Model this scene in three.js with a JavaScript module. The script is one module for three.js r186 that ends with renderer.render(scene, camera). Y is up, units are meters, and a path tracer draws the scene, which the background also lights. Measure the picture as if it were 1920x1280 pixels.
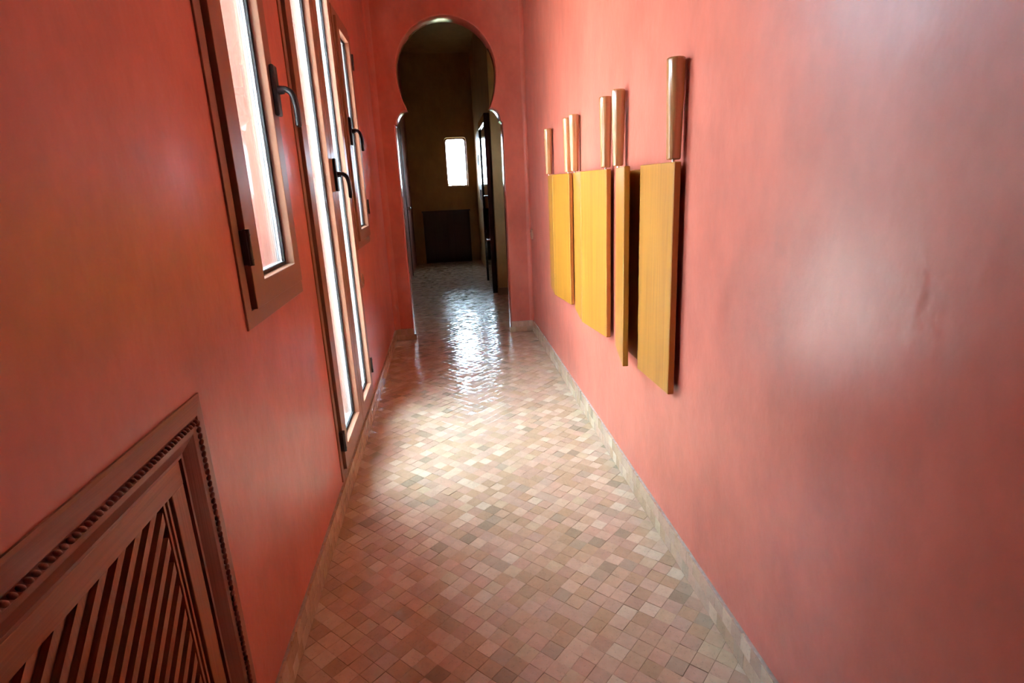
import * as THREE from 'three';
import { RoundedBoxGeometry } from 'three/addons/geometries/RoundedBoxGeometry.js';
import { mergeGeometries, toCreasedNormals } from 'three/addons/utils/BufferGeometryUtils.js';

// ------------------------------------------------------------------ camera
const scene = new THREE.Scene();
const EYE = new THREE.Vector3(0, 1.26, 0);
const FOCAL = 1072, CX = 960, CY = 640;            // pixels of the 1920 x 1280 photograph
const camera = new THREE.PerspectiveCamera(2 * Math.atan(640 / FOCAL) * 180 / Math.PI, 1.5, 0.02, 200);
{
  // the camera's attitude from two vanishing points: along the corridor and straight down
  const along = new THREE.Vector3(832 - CX, 350 - CY, FOCAL).normalize();
  const down = new THREE.Vector3(1138 - CX, 4500 - CY, FOCAL).normalize();
  down.addScaledVector(along, -down.dot(along)).normalize();
  const side = new THREE.Vector3().crossVectors(down, along).normalize();
  const e = [side, down.clone().negate(), along.clone().negate()];   // world x, y, z in camera pixels' axes
  const right = new THREE.Vector3(e[0].x, e[1].x, e[2].x);
  const up = new THREE.Vector3(-e[0].y, -e[1].y, -e[2].y);
  const back = new THREE.Vector3(-e[0].z, -e[1].z, -e[2].z);
  camera.quaternion.setFromRotationMatrix(new THREE.Matrix4().makeBasis(right, up, back));
  camera.position.copy(EYE);
  camera.updateMatrixWorld(true);
}
scene.add(camera);

// ------------------------------------------------------------------ sky, sun, exposure
const renderer = new THREE.WebGLRenderer({ antialias: true });
renderer.toneMapping = THREE.LinearToneMapping;
renderer.toneMappingExposure = 21.5;
renderer.shadowMap.enabled = true;
scene.background = new THREE.Color().setRGB(0.60, 0.80, 1.0);
scene.backgroundIntensity = 2.6;
const sun = new THREE.DirectionalLight(new THREE.Color().setRGB(1.0, 0.96, 0.90), 9);
sun.name = 'sun';
sun.position.set(-1.0, 10.5, 5.8); sun.target.position.set(-2.0, 0, -2.2);
sun.castShadow = true;
sun.shadow.camera.left = -12; sun.shadow.camera.right = 12; sun.shadow.camera.top = 12; sun.shadow.camera.bottom = -12;
sun.shadow.camera.far = 40; sun.shadow.mapSize.set(2048, 2048);
scene.add(sun, sun.target);

// ------------------------------------------------------------------ helpers
let seed = 20240611;
const rnd = () => { seed = (seed + 0x6d2b79f5) | 0; let t = Math.imul(seed ^ (seed >>> 15), 1 | seed); t = (t + Math.imul(t ^ (t >>> 7), 61 | t)) ^ t; return ((t ^ (t >>> 14)) >>> 0) / 4294967296; };
const rr = (a, b) => a + (b - a) * rnd();
const lerp = (a, b, t) => a + (b - a) * t;
const lin = (r, g, b) => new THREE.Color().setRGB(r, g, b);
const taken = new Map();
const numbered = (n) => { const k = taken.get(n) ?? 0; taken.set(n, k + 1); return k ? n + '_' + String(k).padStart(3, '0') : n; };
const origin = new WeakMap();
function tag(o, label, category, { group, kind } = {}) {
  Object.assign(o.userData, { label, category });
  if (group) o.userData.group = group;
  if (kind) o.userData.kind = kind;
  return o;
}
function thing(name, base, label, category, more = {}) {
  const o = new THREE.Group(); o.name = numbered(name); o.position.set(...base); origin.set(o, base);
  scene.add(o); return tag(o, label, category, more);
}
// a part in world coordinates, hung under its thing (or under a part of it)
function part(parent, name, geo, mat, label) {
  const b = origin.get(parent), g = geo.clone().translate(-b[0], -b[1], -b[2]);
  const m = new THREE.Mesh(g, mat); m.name = name; m.castShadow = m.receiveShadow = true;
  origin.set(m, b); parent.add(m); if (label) m.userData.label = label; return m;
}
// uv in metres, projected along each face's own main axis; turn swaps the grain
function metre(geo, turn = false, ou = 0, ov = 0) {
  const g = geo.index ? geo.toNonIndexed() : geo, p = g.attributes.position, n = g.attributes.normal;
  const uv = new Float32Array(p.count * 2), v = new THREE.Vector3(), w = new THREE.Vector3(), a = new THREE.Vector3();
  for (let i = 0; i < p.count; i += 3) {
    a.fromBufferAttribute(p, i); v.fromBufferAttribute(p, i + 1).sub(a); w.fromBufferAttribute(p, i + 2).sub(a); v.cross(w);
    const ax = Math.abs(v.x), ay = Math.abs(v.y), az = Math.abs(v.z);
    for (let k = 0; k < 3; k++) {
      const x = p.getX(i + k), y = p.getY(i + k), z = p.getZ(i + k);
      let s, t;
      if (ax >= ay && ax >= az) { s = z; t = y; } else if (ay >= az) { s = x; t = z; } else { s = x; t = y; }
      if (turn) [s, t] = [t, s];
      uv[(i + k) * 2] = s + ou; uv[(i + k) * 2 + 1] = t + ov;
    }
  }
  g.setAttribute('uv', new THREE.BufferAttribute(uv, 2));
  return g;
}
const box = (x0, x1, y0, y1, z0, z1) => new THREE.BoxGeometry(x1 - x0, y1 - y0, z1 - z0).translate((x0 + x1) / 2, (y0 + y1) / 2, (z0 + z1) / 2);
const rbox = (x0, x1, y0, y1, z0, z1, r = 0.003, s = 2) => new RoundedBoxGeometry(x1 - x0, y1 - y0, z1 - z0, s, r).translate((x0 + x1) / 2, (y0 + y1) / 2, (z0 + z1) / 2);
const strip = (g) => { const o = g.index ? g.toNonIndexed() : g; for (const k of Object.keys(o.attributes)) if (!['position', 'normal', 'uv'].includes(k)) o.deleteAttribute(k); return o; };
const merge = (list) => mergeGeometries(list.map(strip));
const poly = (pts) => { const s = new THREE.Shape(); pts.forEach(([x, y], i) => (i ? s.lineTo(x, y) : s.moveTo(x, y))); s.closePath(); return s; };
const rect = (a, b, c, d) => [[a, c], [b, c], [b, d], [a, d]];
const hole = (pts) => { const s = new THREE.Path(); pts.forEach(([x, y], i) => (i ? s.lineTo(x, y) : s.moveTo(x, y))); s.closePath(); return s; };
// shape in (forward = -z, up) pushed out from x0 to x1
function alongX(shape, x0, x1, bevel = 0) {
  const g = new THREE.ExtrudeGeometry(shape, bevel
    ? { depth: x1 - x0 - 2 * bevel, bevelEnabled: true, bevelThickness: bevel, bevelSize: bevel, bevelOffset: -bevel, bevelSegments: 2, curveSegments: 24 }
    : { depth: x1 - x0, bevelEnabled: false, curveSegments: 24 });
  return g.translate(0, 0, bevel).rotateY(Math.PI / 2).translate(x0, 0, 0);
}
function ring(outer, inner, x0, x1, bevel = 0) { const s = poly(outer); s.holes.push(hole(inner)); return alongX(s, x0, x1, bevel); }

// ------------------------------------------------------------------ computed textures
function hash(x, y, s) { let h = Math.imul(x, 374761393) + Math.imul(y, 668265263) + Math.imul(s, 2147483647 ^ 0x5bd1e995); h = Math.imul(h ^ (h >>> 13), 1274126177); return ((h ^ (h >>> 16)) >>> 0) / 4294967296; }
function vnoise(x, y, px, py, s) {                // periodic value noise
  const xi = Math.floor(x), yi = Math.floor(y), fx = x - xi, fy = y - yi, u = fx * fx * (3 - 2 * fx), v = fy * fy * (3 - 2 * fy);
  const m = (a, n) => ((a % n) + n) % n, h = (i, j) => hash(m(i, px), m(j, py), s);
  return lerp(lerp(h(xi, yi), h(xi + 1, yi), u), lerp(h(xi, yi + 1), h(xi + 1, yi + 1), u), v);
}
function fbm(x, y, fx, fy, oct, s) { let a = 0, k = 0.5, t = 0; for (let o = 0; o < oct; o++) { a += k * vnoise(x * fx, y * fy, fx, fy, s + o * 17); t += k; k *= 0.5; fx *= 2; fy *= 2; } return a / t; }
function texture(n, repeat, f, color) {
  const d = new Uint8Array(n * n * 4), enc = (c) => { c = Math.min(1, Math.max(0, c)); return 255 * (color ? (c <= 0.0031308 ? 12.92 * c : 1.055 * c ** (1 / 2.4) - 0.055) : c); };
  for (let j = 0; j < n; j++) for (let i = 0; i < n; i++) { const c = f(i / n, j / n), o = (j * n + i) * 4; d[o] = enc(c[0]); d[o + 1] = enc(c[1]); d[o + 2] = enc(c[2]); d[o + 3] = 255; }
  const t = new THREE.DataTexture(d, n, n, THREE.RGBAFormat); t.wrapS = t.wrapT = THREE.RepeatWrapping; t.magFilter = THREE.LinearFilter; t.minFilter = THREE.LinearMipmapLinearFilter; t.generateMipmaps = true;
  if (color) t.colorSpace = THREE.SRGBColorSpace;
  t.repeat.set(1 / repeat[0], 1 / repeat[1]); t.needsUpdate = true; return t;
}
const g3 = (v) => [v, v, v];
// polished lime plaster: clouds of pigment, trowel streaks running up and down
const plasterTone = (x, y) => 0.80 + 0.30 * (fbm(x, y, 5, 4, 5, 1) - 0.5) + 0.20 * (fbm(x, y, 22, 14, 4, 9) - 0.5) + 0.08 * (fbm(x, y, 90, 50, 2, 23) - 0.5);
const plasterMap = texture(1024, [1.9, 1.9], (x, y) => { const t = plasterTone(x, y), h = (fbm(x, y, 7, 5, 4, 41) - 0.5) * 0.05; return [t * (1 + 0.15 * h), t * (1 + 0.55 * h), t * (1 - 0.5 * h)]; }, true);
const plasterBump = texture(1024, [1.3, 1.3], (x, y) => g3(0.5 * fbm(x, y, 30, 17, 4, 61) + 0.35 * fbm(x, y, 9, 6, 3, 67) + 0.15 * fbm(x, y, 120, 80, 2, 71)), false);
const plasterRough = texture(512, [1.6, 1.6], (x, y) => g3(0.93 + 0.2 * (fbm(x, y, 18, 7, 4, 83) - 0.5)), false);
const woodLines = (x, y, s) => { const w = x + 0.012 * Math.sin(y * 6.283 + 9 * fbm(x, y, 6, 1, 2, s)); return 0.55 * fbm(w, y, 46, 2, 3, s + 3) + 0.45 * fbm(w, y, 190, 5, 2, s + 7); };
const woodMap = texture(512, [0.34, 0.9], (x, y) => { const t = 0.66 + 0.42 * (woodLines(x, y, 101) - 0.35) + 0.14 * (fbm(x, y, 5, 3, 3, 109) - 0.5); return [t, t * (0.97 + 0.1 * (t - 0.7)), t * (0.9 + 0.25 * (t - 0.7))]; }, true);
const woodBump = texture(512, [0.34, 0.9], (x, y) => g3(woodLines(x, y, 101)), false);
const glazeMap = texture(256, [0.11, 0.11], (x, y) => { const s = fbm(x, y, 22, 22, 3, 131), t = 0.86 + 0.22 * (fbm(x, y, 5, 5, 4, 127) - 0.5) - (s > 0.72 ? 0.13 : 0); return [t, t * (0.99 + 0.05 * (s - 0.5)), t * (0.98 + 0.08 * (s - 0.5))]; }, true);
const glazeBump = texture(256, [0.11, 0.11], (x, y) => g3(0.7 * fbm(x, y, 6, 6, 3, 139) + 0.3 * fbm(x, y, 40, 40, 2, 149)), false);
const groutMap = texture(256, [0.3, 0.3], (x, y) => g3(0.8 + 0.35 * (fbm(x, y, 40, 40, 3, 151) - 0.5)), true);

// ------------------------------------------------------------------ materials
const std = (color, roughness, more = {}) => new THREE.MeshPhysicalMaterial({ color, roughness, side: THREE.DoubleSide, ...more });
const M = {
  plaster: std(lin(0.70, 0.190, 0.130), 0.33, { map: plasterMap, bumpMap: plasterBump, bumpScale: 0.0018, roughnessMap: plasterRough }),
  archPlaster: std(lin(0.70, 0.190, 0.130), 0.2, { map: plasterMap, bumpMap: plasterBump, bumpScale: 0.0008 }),
  mortar: std(lin(0.50, 0.41, 0.34), 0.9, { map: groutMap }),
  facade: std(lin(0.36, 0.125, 0.09), 0.9, { map: groutMap, bumpMap: groutMap, bumpScale: 0.0015 }),
  ochre: std(lin(0.60, 0.37, 0.15), 0.5, { map: plasterMap, bumpMap: plasterBump, bumpScale: 0.0015 }),
  ceiling: std(lin(0.74, 0.48, 0.38), 0.9, { map: plasterMap, bumpMap: plasterBump, bumpScale: 0.001 }),
  grout: std(lin(0.30, 0.21, 0.155), 0.95, { map: groutMap }),
  alu: std(lin(0.27, 0.12, 0.068), 0.34, { bumpMap: groutMap, bumpScale: 0.0001 }),
  gasket: std(lin(0.012, 0.011, 0.011), 0.6),
  black: std(lin(0.010, 0.009, 0.009), 0.38),
  glass: new THREE.MeshPhysicalMaterial({ color: lin(0.97, 0.99, 0.98), roughness: 0.02, transmission: 1, thickness: 0, ior: 1.5, side: THREE.DoubleSide }),
  honey: std(lin(0.57, 0.232, 0.025), 0.4, { map: woodMap, bumpMap: woodBump, bumpScale: 0.0003 }),
  pole: std(lin(0.66, 0.31, 0.13), 0.24, { map: woodMap, bumpMap: woodBump, bumpScale: 0.0003, clearcoat: 0.5, clearcoatRoughness: 0.15 }),
  redwood: std(lin(0.36, 0.12, 0.072), 0.42, { map: woodMap, bumpMap: woodBump, bumpScale: 0.0003 }),
  slat: std(lin(0.46, 0.16, 0.062), 0.45, { map: woodMap, bumpMap: woodBump, bumpScale: 0.0003 }),
  darkwood: std(lin(0.06, 0.035, 0.022), 0.25, { map: woodMap, bumpMap: woodBump, bumpScale: 0.0003 }),
  steel: std(lin(0.6, 0.6, 0.58), 0.2, { metalness: 1 }),
  spacer: std(lin(0.72, 0.73, 0.74), 0.5),
  ivory: std(lin(0.42, 0.22, 0.15), 0.4),
  white: std(lin(0.75, 0.73, 0.68), 0.4),
  terrace: std(lin(0.56, 0.56, 0.55), 0.85, { map: groutMap }),
  yard: std(lin(0.50, 0.49, 0.48), 0.9, { map: plasterMap }),
  soil: std(lin(0.10, 0.10, 0.045), 1, { map: groutMap }),
  bark: std(lin(0.12, 0.08, 0.05), 0.95),
};

// ------------------------------------------------------------------ the corridor's measures (metres)
const XL = -0.504, XR = 0.70, ZE = -4.85, ZB = 2.2, CEIL = 2.95, WALL = 0.32;
const ARCH = 0.20, ZF = ZE - ARCH, ZN = -10.0, FARCEIL = 3.3, XFL = -0.60, XFR = 0.555, ZP = -6.645, XROOM = 1.7;
const ST = { kind: 'structure' };

// window and door openings on the left wall, as [u0, u1, y0, y1] with u = -z
const WIN1 = [1.425, 1.985, 0.94, 2.176], DOOR = [2.19, 3.225, 0.105, 2.45], WIN2 = [3.30, 3.835, 0.94, 2.176];
const GRILLE = [0.10, 1.012, 0.16, 0.806];

// ------------------------------------------------------------------ floor of small glazed tiles laid on the diagonal
const P = 0.0501, SQ = Math.SQRT1_2;
const TONES = [[0.57, 0.40, 0.27], [0.61, 0.43, 0.31], [0.53, 0.36, 0.23], [0.65, 0.48, 0.34], [0.55, 0.39, 0.29], [0.49, 0.34, 0.22], [0.59, 0.39, 0.28], [0.46, 0.35, 0.25], [0.38, 0.29, 0.20], [0.66, 0.52, 0.38], [0.52, 0.35, 0.25], [0.59, 0.45, 0.30]];
const WEIGHT = [16, 14, 13, 9, 12, 9, 12, 5, 3, 5, 10, 6], WSUM = WEIGHT.reduce((a, b) => a + b);
const pick = () => { let t = rnd() * WSUM; for (let i = 0; i < WEIGHT.length; i++) if ((t -= WEIGHT[i]) <= 0) return i; return 0; };
function tileShape(w, h, drop = 0.0006) {         // a hand-cut tile: crooked edges, softly domed and dented face
  const N = 4, pos = [], idx = [], uv = [], J = 0.0006, skew = [0, 1, 2, 3].map(() => [rr(-J, J), rr(-J, J)]), ou = rnd(), ov = rnd();
  const tilt = [rr(-1, 1), rr(-1, 1)], bow = rr(-0.25, 0.5);
  for (let j = 0; j <= N; j++) for (let i = 0; i <= N; i++) {
    const e = [0, 0.075, 0.5, 0.925, 1], a = e[i], b = e[j];
    const sx = lerp(lerp(skew[0][0], skew[1][0], a), lerp(skew[2][0], skew[3][0], a), b), sy = lerp(lerp(skew[0][1], skew[1][1], a), lerp(skew[2][1], skew[3][1], a), b);
    const x = (a - 0.5) * w + sx, z = (b - 0.5) * h + sy, edge = i === 0 || j === 0 || i === N || j === N;
    pos.push(x, (edge ? -drop : bow * 0.0006 * (1 - 4 * (a - 0.5) ** 2) * (1 - 4 * (b - 0.5) ** 2) + 0.0001 * rr(-1, 1)) + 0 * tilt[0], z);
    uv.push(x + ou, z + ov);
  }
  for (let j = 0; j < N; j++) for (let i = 0; i < N; i++) { const a = j * (N + 1) + i; idx.push(a, a + N + 1, a + 1, a + 1, a + N + 1, a + N + 2); }
  const rim = []; for (let i = 0; i < N; i++) rim.push(i); for (let j = 0; j < N; j++) rim.push(j * (N + 1) + N); for (let i = N; i > 0; i--) rim.push(N * (N + 1) + i); for (let j = N; j > 0; j--) rim.push(j * (N + 1));
  const corners = [0, N, (N + 1) * N + N, (N + 1) * N];
  for (let k = 0; k < 4; k++) { const a = corners[k], b = corners[(k + 1) % 4], s = pos.length / 3; for (const c of [a, b]) { pos.push(pos[c * 3], -drop, pos[c * 3 + 2]); uv.push(uv[c * 2], uv[c * 2 + 1]); } for (const c of [a, b]) { pos.push(pos[c * 3], -0.008, pos[c * 3 + 2]); uv.push(uv[c * 2], uv[c * 2 + 1]); } idx.push(s, s + 1, s + 2, s + 1, s + 3, s + 2); }
  const g = new THREE.BufferGeometry(); g.setAttribute('position', new THREE.Float32BufferAttribute(pos, 3)); g.setAttribute('uv', new THREE.Float32BufferAttribute(uv, 2)); g.setIndex(idx); g.computeVertexNormals(); return g;
}
const GLAZE = { roughness: 0.11, map: glazeMap, bumpMap: glazeBump, bumpScale: 0.0004, side: THREE.DoubleSide, specularIntensity: 0.9 };
const tileMats = TONES.map((c) => new THREE.MeshPhysicalMaterial({ ...GLAZE, color: lin(...c) }));
const tileMass = new THREE.MeshPhysicalMaterial({ ...GLAZE, color: lin(1, 1, 1), vertexColors: true });
{
  const floor = thing('floor', [0, 0, 0], 'floor of small beige and pink glazed square tiles laid on the diagonal', 'floor', ST);
  part(floor, 'grout_bed', metre(box(XL - 0.02, XR + 0.02, -0.12, -0.0022, ZE, ZB)), M.grout);
  part(floor, 'grout_bed', metre(box(XFL, XROOM, -0.12, -0.0022, ZN, ZE)), M.grout);
  const shapes = Array.from({ length: 8 }, () => tileShape(P - 0.0008, P - 0.0008));
  const a0 = (-0.147 - 1.545) * SQ, b0 = (-0.147 + 1.545) * SQ, spots = [], v = new THREE.Vector3();
  const inside = (x, z) => (z <= ZB && z > ZE && x > XL - 0.005 && x < XR + 0.005) || (z <= ZE && z > ZF && x > -0.36 && x < 0.52) || (z <= ZF && z > ZN - 0.02 && x > XFL - 0.02 && x < (z > ZP ? XROOM : XFR + 0.01));
  for (let i = -260; i < 260; i++) for (let j = -260; j < 260; j++) {
    const a = a0 + (i + 0.5) * P, b = b0 + (j + 0.5) * P, x = (a + b) * SQ, z = (a - b) * SQ;
    if (!inside(x, z)) continue;
    v.set(x, 0, z).applyMatrix4(camera.matrixWorldInverse);
    let size = 0;
    if (v.z < -0.1) { const px = CX + FOCAL * v.x / -v.z, py = CY - FOCAL * v.y / -v.z; if (px > -10 && px < 1930 && py < 1300 && py > 0) size = 1 / (v.z * v.z); }
    if (z < ZE && x > 0.7) size = 0;
    spots.push({ x, z, size, tone: pick(), shape: Math.floor(rnd() * 8), turn: Math.PI / 4 + Math.floor(rnd() * 4) * Math.PI / 2, rx: rr(-1, 1) * 0.028, rz: rr(-1, 1) * 0.028, y: rr(-0.0005, 0.0005) });
  }
  spots.sort((p, q) => q.size - p.size);
  const lists = { position: [], normal: [], uv: [], color: [] }, m4 = new THREE.Matrix4(), q = new THREE.Quaternion(), e = new THREE.Euler();
  spots.forEach((s, k) => {
    e.set(s.rx, s.turn, s.rz, 'XYZ'); q.setFromEuler(e);
    if (k < 300) {
      const t = new THREE.Mesh(shapes[s.shape], tileMats[s.tone]); t.name = 'tile'; t.position.set(s.x, s.y, s.z); t.quaternion.copy(q); t.castShadow = t.receiveShadow = true; floor.add(t);
    } else {
      m4.compose(new THREE.Vector3(s.x, s.y, s.z), q, new THREE.Vector3(1, 1, 1));
      const g = shapes[s.shape].clone().applyMatrix4(m4).toNonIndexed();
      lists.position.push(g.attributes.position.array); lists.normal.push(g.attributes.normal.array); lists.uv.push(g.attributes.uv.array);
      const c = new Float32Array(g.attributes.position.count * 3); for (let n = 0; n < c.length; n++) c[n] = TONES[s.tone][n % 3]; lists.color.push(c);
    }
  });
  const flat = (l) => { const o = new Float32Array(l.reduce((n, a) => n + a.length, 0)); let k = 0; for (const a of l) { o.set(a, k); k += a.length; } return o; };
  const g = new THREE.BufferGeometry();
  for (const [k, n] of [['position', 3], ['normal', 3], ['uv', 2], ['color', 3]]) g.setAttribute(k, new THREE.BufferAttribute(flat(lists[k]), n));
  const rest = new THREE.Mesh(g, tileMass); rest.name = 'tile_field'; rest.userData.kind = 'stuff'; rest.receiveShadow = rest.castShadow = true; floor.add(rest);
}

// ------------------------------------------------------------------ walls, ceiling
{
  const left = thing('wall_left', [XL, 0, 0], 'polished salmon red plaster wall with the windows and the glazed door', 'wall', ST);
  const s = poly(rect(-ZB, -ZE + 0.1, -0.1, CEIL + 0.02));
  for (const [a, b, c, d] of [WIN1, DOOR, WIN2]) s.holes.push(hole(rect(a, b, c, d)));
  s.holes.push(hole(rect(GRILLE[0] - 0.03, GRILLE[1] + 0.03, GRILLE[2] - 0.03, GRILLE[3] + 0.03)));
  part(left, 'plaster_face', metre(alongX(s, XL - 0.05, XL)), M.plaster);
  const f = poly(rect(-ZB - 0.4, 12, -0.3, 3.9));
  for (const [a, b, c, d] of [WIN1, DOOR, WIN2]) f.holes.push(hole(rect(a + 0.02, b - 0.02, c + 0.02, d - 0.02)));
  const f2 = f.clone(); f2.holes = f.holes.slice(); f2.holes.push(hole(rect(GRILLE[0] - 0.03, GRILLE[1] + 0.03, GRILLE[2] - 0.03, GRILLE[3] + 0.03)));
  part(left, 'masonry', metre(alongX(f2, XL - 0.25, XL - 0.05)), M.facade);
  part(left, 'outer_facade', metre(alongX(f, XL - WALL, XL - 0.25)), M.facade, 'rough pink facade plaster seen through the panes');
  const right = thing('wall_right', [XR, 0, 0], 'polished salmon pink plaster wall carrying the yellow wooden leaves', 'wall', ST);
  part(right, 'plaster_face', metre(box(XR, XR + 0.25, -0.1, CEIL + 0.02, ZE - 0.1, ZB)), M.plaster);
  const back = thing('wall_back', [0, 0, ZB], 'plain salmon red plaster wall closing the corridor beyond the slatted grille', 'wall', ST);
  part(back, 'plaster_face', metre(box(XL - 0.05, XR + 0.25, -0.1, CEIL + 0.02, ZB, ZB + 0.2)), M.plaster);
  const ceil = thing('ceiling', [0, CEIL, 0], 'plain pale salmon plaster ceiling over the salmon red corridor', 'ceiling', ST);
  part(ceil, 'ceiling_slab', metre(box(XL - 0.05, XR + 0.25, CEIL, CEIL + 0.3, ZE - 0.2, ZB + 0.2)), M.ceiling);
}
// end wall with the keyhole arch
{
  const end = thing('wall_end', [0.09, 0, ZE], 'red plaster wall pierced by a keyhole arch between corridor and dark passage', 'wall', ST);
  const cx = 0.085, jl = -0.345, jr = 0.505, yn = 1.848, rs = 0.095, cy = 2.128, ra = 0.386, top = 0.384, low = 0.51, nl = -0.243, nr = 0.409;
  const s = new THREE.Shape();
  s.moveTo(XL - 0.04, -0.1); s.lineTo(jl, -0.1); s.lineTo(jl, yn - rs - 0.012); s.lineTo(jl + 0.016, yn - rs - 0.012);
  const N = 14;
  for (let k = 0; k <= N; k++) { const t = Math.PI - k / N * Math.PI / 2; s.lineTo(nl + (nl - jl - 0.016) * Math.cos(t), yn - rs + rs * Math.sin(t)); }
  const yb = (x) => cy - low * Math.sqrt(Math.max(0, 1 - ((x - cx) / ra) ** 2));
  const tl = Math.acos(Math.min(1, Math.max(-1, (nl - cx) / ra)));
  for (let k = 0; k <= 64; k++) {
    const t0 = 2 * Math.PI - tl, tr = -Math.acos((nr - cx) / ra), t = lerp(t0, tr, k / 64);
    s.lineTo(cx + ra * Math.cos(t), cy + (Math.sin(t) > 0 ? top : low) * Math.sin(t));
  }
  for (let k = 0; k <= N; k++) { const t = Math.PI / 2 - k / N * Math.PI / 2; s.lineTo(nr + (jr - 0.016 - nr) * Math.cos(t), yn - rs + rs * Math.sin(t)); }
  s.lineTo(jr - 0.0, yn - rs - 0.012); s.lineTo(jr, -0.1); s.lineTo(XR + 0.04, -0.1); s.lineTo(XR + 0.04, 3.35); s.lineTo(XL - 0.04, 3.35); s.closePath();
  const b = 0.009;
  const g = new THREE.ExtrudeGeometry(s, { depth: ARCH - 2 * b, bevelEnabled: true, bevelThickness: b, bevelSize: b, bevelOffset: -b, bevelSegments: 3, curveSegments: 12 }).translate(0, 0, ZE - ARCH + b);
  part(end, 'arch_wall', metre(toCreasedNormals(g, 0.6)), M.archPlaster);
  // soft coved corners where the end wall meets the side walls
  const cove = (r, sx, x) => {
    const p = new THREE.Shape(); p.moveTo(0, 0); p.lineTo(r, 0); for (let k = 1; k <= 10; k++) { const t = k / 10 * Math.PI / 2; p.lineTo(r - r * Math.sin(t), r - r * Math.cos(t)); } p.closePath();
    const c = new THREE.ExtrudeGeometry(p, { depth: CEIL - 0.095, bevelEnabled: false, curveSegments: 4 }).rotateX(-Math.PI / 2);   // (x, y, d) -> (x, d, -y)
    const q = c.attributes.position; for (let i = 0; i < q.count; i++) q.setXYZ(i, x + sx * q.getX(i), q.getY(i) + 0.095, ZE - q.getZ(i));
    c.computeVertexNormals(); return metre(toCreasedNormals(c, 0.7));
  };
  part(end, 'corner_cove', cove(0.05, 1, XL), M.plaster); part(end, 'corner_cove', cove(0.035, -1, XR), M.plaster);
}
// the dark passage beyond the arch
const BAY = [5.55, 5.95, 1.5, 2.05];
{
  const w = thing('wall_passage_left', [XFL, 0, ZN], 'ochre plaster wall along the dark passage, holding the brown door', 'wall', ST);
  part(w, 'plaster_face', metre(box(XFL - 0.2, XFL, -0.1, FARCEIL + 0.02, ZN - 0.1, ZF + 0.1)), M.ochre);
  const pier = thing('wall_passage_right', [XFR, 0, ZP], 'ochre plaster pier standing just beyond the keyhole arch', 'wall', ST);
  part(pier, 'plaster_face', metre(box(XFR, XROOM + 0.2, -0.1, FARCEIL + 0.02, ZN - 0.1, ZP)), M.ochre);
  part(pier, 'pier_base', metre(rbox(XFR - 0.012, XROOM, 0, 0.085, ZP, ZP + 0.012, 0.003)), tileMats[8], 'brown tile skirting at the foot of the pier');
  const side = thing('wall_passage_side', [XROOM, 0, ZF], 'ochre plaster wall of the side bay hidden behind the arch', 'wall', ST);
  const bay = poly(rect(-ZE, -ZP, -0.1, FARCEIL + 0.02)); bay.holes.push(hole(rect(...BAY)));
  part(side, 'plaster_face', metre(alongX(bay, XROOM, XROOM + 0.2)), M.ochre);
  part(side, 'plaster_face', metre(box(XR + 0.03, XROOM + 0.2, -0.1, FARCEIL + 0.02, ZF, ZF + 0.2)), M.ochre);
  const far = thing('wall_far', [0, 0, ZN], 'dark ochre wall closing the passage, with the small bright window', 'wall', ST);
  const s = poly(rect(XFL - 0.1, XFR + 0.1, -0.1, FARCEIL + 0.02));
  s.holes.push(hole(farOpening(0)));
  part(far, 'plaster_face', metre(new THREE.ExtrudeGeometry(s, { depth: 0.25, bevelEnabled: false }).translate(0, 0, ZN - 0.25)), M.ochre);
  const c = thing('ceiling_passage', [0, FARCEIL, ZN], 'plain ceiling of the dark passage beyond the arch', 'ceiling', ST);
  part(c, 'ceiling_slab', metre(box(XFL - 0.2, XROOM + 0.2, FARCEIL, FARCEIL + 0.3, ZN - 0.25, ZE - 0.05)), M.ochre);
}
function farOpening(inset) {
  const x0 = 0.060 + inset, x1 = 0.415 - inset, y0 = 1.252 + inset, y1 = 2.035 - inset, r = 0.045, p = [[x0, y0], [x1, y0]];
  for (let k = 0; k <= 5; k++) { const t = k / 5 * Math.PI / 2; p.push([x1 - r + r * Math.cos(t), y1 - r + r * Math.sin(t)]); }
  for (let k = 0; k <= 5; k++) { const t = Math.PI / 2 + k / 5 * Math.PI / 2; p.push([x0 + r + r * Math.cos(t), y1 - r + r * Math.sin(t)]); }
  return p;
}
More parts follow.
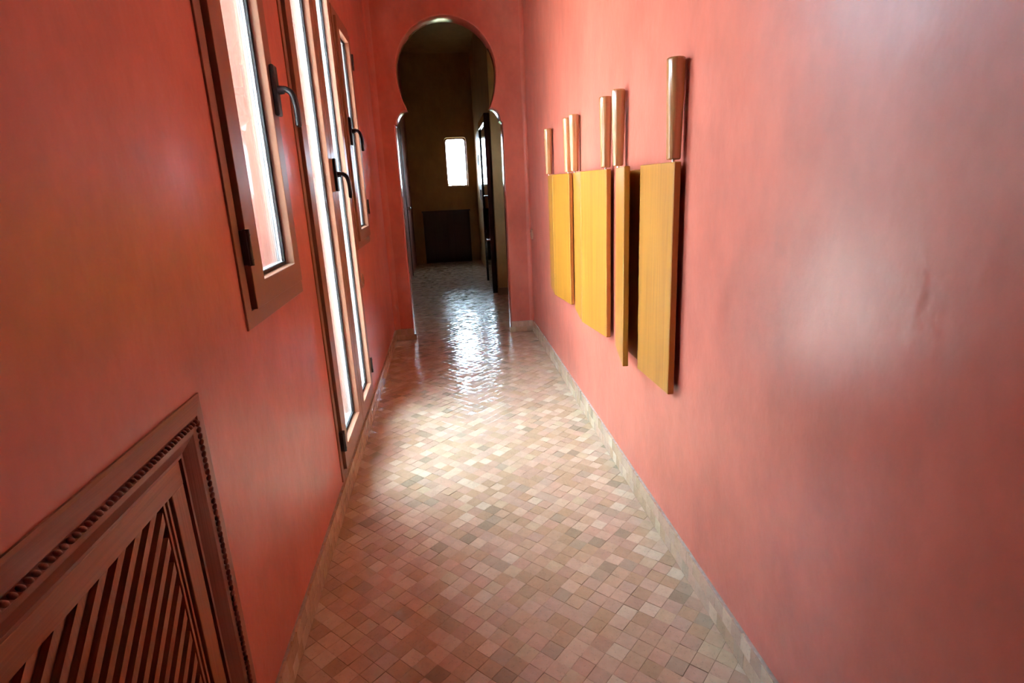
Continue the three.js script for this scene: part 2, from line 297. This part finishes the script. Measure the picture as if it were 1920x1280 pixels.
// ------------------------------------------------------------------ tiled baseboards
{
  const shapes = Array.from({ length: 6 }, () => tileShape(P - 0.0012, 0.0468));
  const lay = (parent, toWorld, length, from) => {
    const b = origin.get(parent);
    for (let row = 0; row < 2; row++) for (let u = from + (row ? 0 : -0.02); u < from + length - 0.01; u += P) {
      const t = new THREE.Mesh(shapes[Math.floor(rnd() * 6)], tileMats[pick()]); t.name = 'tile'; t.castShadow = t.receiveShadow = true;
      const m = toWorld(u + P / 2, 0.0255 + row * 0.0478, rr(-0.0006, 0.0006), rr(-1, 1) * 0.012, rr(-1, 1) * 0.012);
      m.premultiply(new THREE.Matrix4().makeTranslation(-b[0], -b[1], -b[2])); m.decompose(t.position, t.quaternion, t.scale); parent.add(t);
    }
  };
  const basis = (x, y, z, p, tx, tz) => new THREE.Matrix4().makeBasis(x, y, z).setPosition(p).multiply(new THREE.Matrix4().makeRotationFromEuler(new THREE.Euler(tx, 0, tz)));
  const V = (x, y, z) => new THREE.Vector3(x, y, z);
  const L = thing('baseboard_left', [XL, 0, ZE], 'two rows of beige tiles along the foot of the window wall', 'baseboard', ST);
  part(L, 'mortar_bed', metre(box(XL, XL + 0.0095, 0, 0.097, ZE, ZB)), M.mortar);
  lay(L, (u, y, n, tx, tz) => basis(V(0, 0, 1), V(1, 0, 0), V(0, 1, 0), V(XL + 0.0125 + n, y, -u), tx, tz), -ZE - 0.52, 0.52);
  const R = thing('baseboard_right', [XR, 0, ZE], 'two rows of beige tiles along the foot of the pink wall', 'baseboard', ST);
  part(R, 'mortar_bed', metre(box(XR - 0.0095, XR, 0, 0.097, ZE, ZB)), M.mortar);
  lay(R, (u, y, n, tx, tz) => basis(V(0, 0, -1), V(-1, 0, 0), V(0, 1, 0), V(XR - 0.0125 + n, y, -u), tx, tz), -ZE - 0.52, 0.52);
  const E = thing('baseboard_end', [0, 0, ZE], 'short rows of beige tiles beside the foot of the keyhole arch', 'baseboard', ST);
  for (const [x0, x1] of [[XL, -0.345], [0.505, XR]]) {
    part(E, 'mortar_bed', metre(box(x0, x1, 0, 0.097, ZE, ZE + 0.0095)), M.mortar);
    lay(E, (u, y, n, tx, tz) => basis(V(1, 0, 0), V(0, 0, 1), V(0, -1, 0), V(u, y, ZE + 0.0125 + n), tx, tz), x1 - x0, x0);
  }
}
// ------------------------------------------------------------------ windows and glazed door on the left wall
const FRAME_X = XL + 0.005, SASH_X = XL + 0.017;
function handleGeo(u, y) {
  const plate = rbox(SASH_X, SASH_X + 0.014, y - 0.074, y + 0.070, -u - 0.021, -u + 0.021, 0.006, 3);
  const neck = new THREE.CylinderGeometry(0.0115, 0.0135, 0.022, 16).rotateZ(-Math.PI / 2).translate(SASH_X + 0.02, y, -u);
  const c = new THREE.CatmullRomCurve3([[0.012, 0], [0.034, 0.002], [0.050, -0.008], [0.058, -0.030], [0.061, -0.062], [0.0605, -0.1]].map(([a, b]) => new THREE.Vector3(SASH_X + a, y + b, -u)));
  const tube = new THREE.TubeGeometry(c, 28, 0.0092, 10, false), p = tube.attributes.position;
  for (let i = 0; i < p.count; i++) p.setZ(i, -u + (p.getZ(i) + u) * 1.35);
  const tip = new THREE.SphereGeometry(0.0092, 10, 8).scale(1, 0.8, 1.35).translate(SASH_X + 0.0605, y - 0.1, -u);
  return merge([plate, neck, tube, tip]);
}
function hingeGeo(u, y) {
  const k = new THREE.CylinderGeometry(0.0085, 0.0085, 0.088, 14).translate(SASH_X + 0.002, y, -u);
  const rings = [-0.03, 0.03].map((d) => new THREE.CylinderGeometry(0.0095, 0.0095, 0.003, 14).translate(SASH_X + 0.002, y + d, -u));
  return merge([k, ...rings, rbox(SASH_X - 0.012, SASH_X + 0.004, y - 0.042, y + 0.042, -u - 0.011, -u + 0.011, 0.002)]);
}
// a leaf: [outer u0, u1, y0, y1], [clear opening u0, u1, y0, y1]
function leaf(parent, o, g, handle, hinges) {
  const x0 = XL - 0.048, glassX = SASH_X - 0.036;
  const sash = part(parent, 'sash', metre(ring(rect(...o), rect(...g), x0, SASH_X, 0.0018)), M.alu);
  const e = 0.006, gin = [g[0] + 0.010, g[1] - 0.010, g[2] + 0.010, g[3] - 0.010];
  part(sash, 'gasket', ring(rect(g[0] - e, g[1] + e, g[2] - e, g[3] + e), rect(...gin), glassX + 0.003, glassX + 0.009), M.gasket);
  part(sash, 'gasket', ring(rect(g[0] - e, g[1] + e, g[2] - e, g[3] + e), rect(...gin), glassX - 0.014, glassX - 0.009), M.gasket);
  part(sash, 'pane', box(glassX, glassX + 0.003, g[2] + 0.001, g[3] - 0.001, -g[1] + 0.001, -g[0] - 0.001), M.glass);
  part(sash, 'pane', box(glassX - 0.009, glassX - 0.006, g[2] + 0.001, g[3] - 0.001, -g[1] + 0.001, -g[0] - 0.001), M.glass);
  part(sash, 'spacer_bar', ring(rect(g[0] + 0.001, g[1] - 0.001, g[2] + 0.001, g[3] - 0.001), rect(gin[0], gin[1], gin[2], gin[3]), glassX - 0.006, glassX), M.spacer, 'bright metal spacer between the two panes');
  if (handle) part(sash, 'handle', handleGeo(...handle), M.black, 'black curved lever handle');
  for (const h of hinges) part(sash, 'hinge', hingeGeo(...h), M.black, 'black hinge');
}
const inset = ([a, b, c, d], e) => [a + e, b - e, c + e, d - e];
function frameOf(parent, o, wide) {
  part(parent, 'frame', metre(ring(rect(...o), rect(...inset(o, wide)), XL - 0.045, FRAME_X, 0.0015)), M.alu);
  part(parent, 'rebate', ring(rect(...inset(o, 0.012)), rect(...inset(o, wide + 0.03)), XL - 0.05, XL - 0.03), M.gasket);
}
{
  const w = thing('window_1', [XL, WIN1[2], -1.7], 'tall brown metal casement window between the slatted grille and the glazed door', 'window', ST);
  frameOf(w, WIN1, 0.042);
  leaf(w, [1.478, 1.948, 0.984, 2.132], [1.566, 1.886, 1.047, 2.088], [1.926, 1.562], [[1.474, 1.138], [1.474, 1.98]]);
  const d = thing('door_1', [XL, DOOR[2], -2.7], 'brown metal glazed double door opening to the bright terrace', 'door', ST);
  frameOf(d, DOOR, 0.036);
  leaf(d, [2.236, 2.737, 0.142, 2.414], [2.318, 2.668, 0.222, 2.33], null, [[2.232, 0.27], [2.232, 2.25]]);
  leaf(d, [2.742, 3.184, 0.142, 2.414], [2.822, 3.128, 0.212, 2.33], [2.772, 1.335], [[3.188, 0.30], [3.188, 2.25]]);
  const v = thing('window_2', [XL, WIN2[2], -3.57], 'tall brown metal casement window beside the corner near the arch', 'window', ST);
  frameOf(v, WIN2, 0.042);
  leaf(v, [3.342, 3.793, 0.984, 2.132], [3.425, 3.742, 1.047, 2.088], [3.388, 1.575], [[3.80, 1.16], [3.80, 1.995]]);
  for (const [o, n, y] of [[w, WIN1, 0.96], [v, WIN2, 0.96]]) part(o, 'outer_sill', metre(rbox(XL - WALL - 0.04, XL - 0.05, y - 0.03, y + 0.012, -n[1] + 0.022, -n[0] - 0.022, 0.004)), M.facade);
}
// ------------------------------------------------------------------ slatted grille cover
{
  const t = thing('grille_cover', [XL, 0.065, -0.56], 'dark red wooden grille cover with diagonal slats and rope-carved frame', 'grille');
  const [u0, u1, y0, y1] = GRILLE, w = 0.092, out = [u0 - w, u1 + w, y0 - w + 0.005, y1 + w];
  // moulding profile: distance in from the outer edge, height above the wall
  const prof = [[0, 0], [0, 0.004], [0.006, 0.006], [0.034, 0.0085], [0.037, 0.006], [0.046, 0.006], [0.050, 0.0085], [0.060, 0.0075], [0.074, 0.0005], [0.086, -0.006], [0.092, -0.0065], [0.092, -0.02], [0.055, -0.02], [0.055, 0]];
  const corners = [[out[0], out[2]], [out[1], out[2]], [out[1], out[3]], [out[0], out[3]]], dirs = [[1, 1], [-1, 1], [-1, -1], [1, -1]];
  for (let k = 0; k < 4; k++) {
    const A = corners[k], B = corners[(k + 1) % 4], dA = dirs[k], dB = dirs[(k + 1) % 4], pos = [];
    const pt = (C, D, [s, n]) => [XL + n, C[1] + D[1] * s, -(C[0] + D[0] * s)];
    for (let i = 0; i < prof.length; i++) {
      const p = prof[i], q = prof[(i + 1) % prof.length], a = pt(A, dA, p), b = pt(B, dB, p), c = pt(B, dB, q), d = pt(A, dA, q);
      pos.push(...a, ...b, ...c, ...a, ...c, ...d);
    }
    const g = new THREE.BufferGeometry(); g.setAttribute('position', new THREE.Float32BufferAttribute(pos, 3)); g.computeVertexNormals();
    const m = part(t, 'frame_moulding', metre(g, k % 2 === 0, k * 0.13), M.redwood);
    // the carved rope: slanting beads set in the groove
    const beads = [], len = Math.hypot(B[0] - A[0], B[1] - A[1]) - 0.083, n = Math.round(len / 0.0125), ux = (B[0] - A[0]) / (len + 0.083), uy = (B[1] - A[1]) / (len + 0.083);
    for (let i = 0; i < n; i++) {
      const s = 0.0415 + (i + 0.5) / n * len, nx = -uy, ny = ux;     // inward of the outline
      const bead = new THREE.SphereGeometry(1, 7, 5).scale(0.0048, 0.0040, 0.0068);        // x: out of the wall, y and z in its plane
      bead.rotateX(0.7 + (k % 2 ? 0 : Math.PI / 2));
      beads.push(bead.translate(XL + 0.0108, A[1] + uy * s + ny * 0.0415, -(A[0] + ux * s + nx * 0.0415)));
    }
    part(m, 'rope_carving', merge(beads), M.redwood, 'carved rope bead');
  }
  const fx = XL - 0.010, bx = XL - 0.034, r = 0.049, e = 0.003, d = [u0 + e, u1 - e, y0 + e, y1 - e];
  part(t, 'rail', metre(rbox(bx, fx, d[3] - r + e, d[3], -d[1], -d[0], 0.002), true, 0.21), M.slat);
  part(t, 'rail', metre(rbox(bx, fx, d[2], d[2] + r, -d[1], -d[0], 0.002), true, 0.37), M.slat);
  part(t, 'stile', metre(rbox(bx, fx - 0.0004, d[2] + r, d[3] - r + e, -d[1], -d[1] + r - e, 0.002)), M.slat);
  part(t, 'stile', metre(rbox(bx, fx - 0.0004, d[2] + r, d[3] - r + e, -d[0] - r, -d[0], 0.002)), M.slat);
  const In = [d[0] + r, d[1] - r + e, d[2] + r, d[3] - r + e];
  for (const u of [In[1] - 0.0095, In[1] - 0.0235]) part(t, 'upright_strip', metre(box(fx - 0.014, fx - 0.004, In[2] - 0.002, In[3] + 0.002, -u - 0.003, -u + 0.003), false, u), M.slat);
  const clip = [In[0] - 0.003, In[1] - 0.034, In[2] - 0.003, In[3] + 0.003];
  const cut = (pts, inside, cross) => { const o = []; pts.forEach((p, i) => { const q = pts[(i + 1) % pts.length], a = inside(p), b = inside(q); if (a) o.push(p); if (a !== b) o.push(cross(p, q)); }); return o; };
  const PITCH = 0.0485, wide = 0.0155 * Math.SQRT2;
  for (let k = -12; k < 40; k++) {
    // slat between the lines u - y = c and u - y = c + wide (they climb away from the viewer)
    const c = 0.932 - 0.752 + 0.004 - k * PITCH; let p = [[c - 3, -3], [c + wide - 3, -3], [c + wide + 3, 3], [c + 3, 3]];
    for (const [ax, v, sg] of [[0, clip[0], 1], [0, clip[1], -1], [1, clip[2], 1], [1, clip[3], -1]]) p = p.length ? cut(p, (q) => sg * (q[ax] - v) >= 0, (a, b) => { const f = (v - a[ax]) / (b[ax] - a[ax]); return [lerp(a[0], b[0], f), lerp(a[1], b[1], f)]; }) : p;
    if (p.length < 3) continue;
    const area = Math.abs(p.reduce((s, a, i) => { const b = p[(i + 1) % p.length]; return s + a[0] * b[1] - b[0] * a[1]; }, 0)) / 2;
    if (area < 1e-4) continue;
    part(t, 'slat', metre(alongX(poly(p), fx - 0.013, fx - 0.003), false, k * 0.07), M.slat);
  }
  part(t, 'back_board', box(XL - 0.246, XL - 0.240, y0 - 0.029, y1 + 0.029, -u1 - 0.029, -u0 + 0.029), M.redwood, 'wooden board deep behind the slats');
}
// ------------------------------------------------------------------ yellow wooden leaves on the right wall
{
  const Y0 = 0.585, Y1 = 1.300;
  // per pair: far pivot z, near pivot z, where each leaf's free edge stands (x, z)
  const units = [
    [-3.735, -3.137, [0.634, -3.436], [0.634, -3.430], 'pair of closed honey-yellow wooden leaves hung closest to the arch'],
    [-2.995, -2.402, [0.630, -2.700], [0.630, -2.694], 'pair of closed honey-yellow wooden leaves hung in the middle of the row'],
    [-2.235, -1.677, [0.612, -1.972], [0.657, -1.938], 'pair of honey-yellow wooden leaves standing ajar, dark gap between them'],
  ];
  for (const [zf, zn, ff, fn, label] of units) {
    const t = thing('wooden_shutter', [XR, Y0, (zf + zn) / 2], label, 'shutter', { group: 'wooden shutter pairs on the pink wall' });
    part(t, 'back_board', metre(rbox(XR - 0.014, XR - 0.0015, Y0 + 0.004, Y1 - 0.012, zf + 0.03, zn - 0.05, 0.003)), M.honey);
    [[0.664, zf, ff], [0.664, zn, fn]].forEach(([px, pz, free], k) => {
      const dx = free[0] - px, dz = free[1] - pz, len = Math.hypot(dx, dz), a = Math.atan2(-dz, dx);
      const off = rr(0, 1);
      const turn = (g) => g.rotateY(a).translate(px, 0, pz);
      const zs = k ? 1 : -1;       // thickness lies towards the wall
      const th = 0.021, slab = new RoundedBoxGeometry(len + 0.018, Y1 - Y0, th, 3, 0.0035).translate(len / 2 - 0.009 + 0.0, (Y0 + Y1) / 2, zs * th / 2);
      const body = part(t, 'leaf', turn(metre(slab, false, off)), M.honey);
      const rt = 0.0262, rb = 0.0205, y0 = Y1 + 0.006, y1 = 1.578, prof = [[0, y0], [rb - 0.004, y0], [rb - 0.001, y0 + 0.002], [rb, y0 + 0.006], [lerp(rb, rt, 0.5), (y0 + y1) / 2], [rt, y1 - 0.006], [rt - 0.001, y1 - 0.002], [rt - 0.004, y1], [0, y1]].map(([x, y]) => new THREE.Vector2(x, y));
      part(body, 'pole', turn(metre(toCreasedNormals(new THREE.LatheGeometry(prof, 28), 0.9), false, off).translate(0.004, 0, zs * 0.006)), M.pole, 'rounded brown pole rising from the outer corner');
      part(body, 'pin', turn(new THREE.CylinderGeometry(0.005, 0.005, 0.02, 10).translate(0.004, Y1 + 0.002, zs * 0.006)), M.steel);
    });
    // pivots that hold the leaves off the wall
    for (const z of [zf + 0.05, zn - 0.07]) for (const y of [Y0 + 0.12, Y1 - 0.12]) part(t, 'bracket', rbox(0.676, XR - 0.0015, y - 0.012, y + 0.012, z - 0.012, z + 0.012, 0.002), M.darkwood);
  }
}
// ------------------------------------------------------------------ sockets
{
  const disc = (r, t) => merge([new THREE.CylinderGeometry(r * 0.94, r, t, 28).rotateZ(-Math.PI / 2)]);
  const s = thing('wall_socket', [XL, 0.767, -3.30], 'small round brown socket below the window beside the glazed door', 'socket');
  part(s, 'plate', disc(0.042, 0.012).translate(XL + 0.006, 0.767, -3.30), M.ivory); part(s, 'insert', disc(0.024, 0.006).translate(XL + 0.0125, 0.767, -3.30), M.alu);
  const r = thing('wall_socket', [XR, 0.852, -4.74], 'small round pink socket near the corner beside the arch', 'socket');
  part(r, 'plate', disc(0.042, 0.012).rotateY(Math.PI).translate(XR - 0.006, 0.852, -4.74), M.ivory); part(r, 'insert', disc(0.026, 0.008).rotateY(Math.PI).translate(XR - 0.0125, 0.852, -4.74), M.ivory);
}
// ------------------------------------------------------------------ things in the dark passage
{
  const w = thing('window_3', [0.24, 1.25, ZN], 'small bright window with rounded top at the end of the dark passage', 'window', ST);
  const ringZ = (a, b, z0, z1) => { const s = poly(a); s.holes.push(hole(b)); return new THREE.ExtrudeGeometry(s, { depth: z1 - z0, bevelEnabled: false }).translate(0, 0, z0); };
  part(w, 'frame', ringZ(farOpening(0), farOpening(0.022), ZN - 0.16, ZN - 0.11), M.alu);
  part(w, 'pane', new THREE.ExtrudeGeometry(poly(farOpening(0.02)), { depth: 0.003, bevelEnabled: false }).translate(0, 0, ZN - 0.135), M.glass);
  const b = thing('window_4', [XROOM, BAY[2], -5.8], 'casement window lighting the side bay behind the arch', 'window', ST);
  part(b, 'frame', ring(rect(...BAY), rect(...inset(BAY, 0.05)), XROOM + 0.06, XROOM + 0.12), M.alu);
  part(b, 'pane', box(XROOM + 0.088, XROOM + 0.092, BAY[2] + 0.045, BAY[3] - 0.045, -BAY[1] + 0.045, -BAY[0] - 0.045), M.glass);
  const c = thing('low_cupboard', [0.01, 0, ZN], 'low dark wooden cupboard under the small bright window', 'cupboard');
  part(c, 'body', metre(rbox(-0.385, 0.40, 0, 0.85, ZN + 0.0015, ZN + 0.03, 0.003)), M.darkwood);
  part(c, 'top', metre(rbox(-0.40, 0.415, 0.85, 0.875, ZN + 0.0015, ZN + 0.045, 0.004), true), M.darkwood);
  for (const [x0, x1, kx] of [[-0.365, 0.004, -0.03], [0.010, 0.38, 0.045]]) { const d = part(c, 'door', metre(rbox(x0, x1, 0.06, 0.83, ZN + 0.028, ZN + 0.046, 0.003)), M.darkwood); part(d, 'knob', new THREE.SphereGeometry(0.012, 12, 8).translate(kx, 0.46, ZN + 0.057), M.darkwood); }
  const d = thing('door_2', [XFL, 0, -8.2], 'dark brown door with small round knob on the passage wall', 'door', ST);
  part(d, 'leaf', metre(rbox(XFL, XFL + 0.04, 0.005, 2.05, -8.6, -7.8, 0.004)), M.darkwood);
  part(d, 'frame', metre(merge([rbox(XFL, XFL + 0.055, 0, 2.13, -8.68, -8.602, 0.004), rbox(XFL, XFL + 0.055, 0, 2.13, -7.798, -7.72, 0.004), rbox(XFL, XFL + 0.055, 2.055, 2.13, -8.6, -7.8, 0.004)])), M.darkwood);
  part(d, 'knob', merge([new THREE.SphereGeometry(0.026, 16, 12).translate(XFL + 0.085, 0.98, -8.53), new THREE.CylinderGeometry(0.01, 0.01, 0.05, 10).rotateZ(Math.PI / 2).translate(XFL + 0.06, 0.98, -8.53)]), M.steel, 'steel knob');
  const g = thing('door_3', [XFR, 0, -7.4], 'glossy dark door with steel fittings behind the ochre pier', 'door', ST);
  const gloss = std(lin(0.025, 0.017, 0.013), 0.10, { clearcoat: 0.6, clearcoatRoughness: 0.05 });
  part(g, 'leaf', rbox(XFR - 0.045, XFR, 0.005, 1.93, -7.72, -6.86, 0.006), gloss);
  part(g, 'frame', merge([rbox(XFR - 0.06, XFR, 0, 2.03, -6.855, -6.77, 0.006), rbox(XFR - 0.06, XFR, 0, 2.03, -7.81, -7.725, 0.006), rbox(XFR - 0.06, XFR, 1.935, 2.03, -7.725, -6.855, 0.006)]), gloss);
  for (const y of [0.62, 1.13]) part(g, 'lever', merge([rbox(XFR - 0.085, XFR - 0.075, y - 0.008, y + 0.008, -7.05, -6.93, 0.003), rbox(XFR - 0.08, XFR - 0.045, y - 0.008, y + 0.008, -6.95, -6.935, 0.003)]), M.steel, 'steel lever');
  for (const [y, z, l] of [[1.63, -9.15, 'pale switch plate on the passage wall, the higher of two'], [1.12, -8.98, 'pale switch plate on the passage wall, the lower of two']]) {
    const s = thing('wall_switch', [XFR, y, z], l, 'switch');
    part(s, 'plate', rbox(XFR - 0.01, XFR, y - 0.075, y + 0.075, z - 0.04, z + 0.04, 0.003), M.white); part(s, 'rocker', rbox(XFR - 0.015, XFR - 0.009, y - 0.03, y + 0.03, z - 0.018, z + 0.018, 0.002), M.white);
  }
}
// ------------------------------------------------------------------ outdoors
{
  const roof = thing('roof', [0, 3.6, -4], 'flat roof over the corridor and passage', 'roof', ST);
  part(roof, 'roof_slab', metre(box(XL - 0.06, 3.2, 3.6, 3.9, -10.6, 2.6)), M.facade);
  const t = thing('terrace', [-2.2, 0.06, -4], 'pale sunlit terrace outside the glazed door', 'terrace', ST);
  part(t, 'paving', metre(box(-5.3, XL - WALL, -0.2, 0.075, -14, 8)), M.terrace);
  const y = thing('wall_courtyard', [-5.3, 0, -3], 'pale grey courtyard wall facing the glazed door', 'wall', ST);
  part(y, 'plaster_face', metre(box(-5.6, -5.3, -0.2, 3.2, -14, 8)), M.yard);
  const g = thing('garden_ground', [-10, -0.2, -10], 'bare green garden ground around the house', 'ground', ST);
  part(g, 'ground', metre(box(-40, 40, -0.5, -0.2, -60, 30)), M.soil);
  const leafMat = std(lin(0.13, 0.22, 0.045), 0.6, { transmission: 0.35, thickness: 0 }), leaf = new THREE.SphereGeometry(1, 5, 3);
  const shrub = (x, z, h, r, label) => {
    const s = thing('shrub', [x, -0.2, z], label, 'shrub', { group: 'shrubs outside the small window' });
    part(s, 'stem', new THREE.CylinderGeometry(0.02, 0.035, h * 0.8, 8).translate(x, -0.2 + h * 0.4, z), M.bark);
    const list = [];
    for (let k = 0; k < 420; k++) {
      const a = rr(0, 6.283), b = Math.acos(rr(-0.9, 1)), q = r * Math.cbrt(rr(0.25, 1)) * (0.8 + 0.3 * Math.sin(a * 3 + b * 2));
      list.push(leaf.clone().scale(0.045, 0.008, 0.02).rotateX(rr(-0.9, 0.9)).rotateY(rr(0, 6.283)).translate(x + q * Math.sin(b) * Math.cos(a), -0.2 + h - r * 0.75 + q * Math.cos(b) * 0.9, z + q * Math.sin(b) * Math.sin(a)));
    }
    const f = part(s, 'foliage', merge(list), leafMat); f.userData.kind = 'stuff';
  };
  shrub(0.22, -13.2, 1.62, 0.45, 'low green shrub seen along the sill of the small window');
  shrub(1.32, -13.0, 1.72, 0.5, 'taller green shrub seen in the corner of the small window');
}
scene.traverse((o) => { if (o.isMesh) { o.castShadow = true; o.receiveShadow = true; } });
renderer.render(scene, camera);
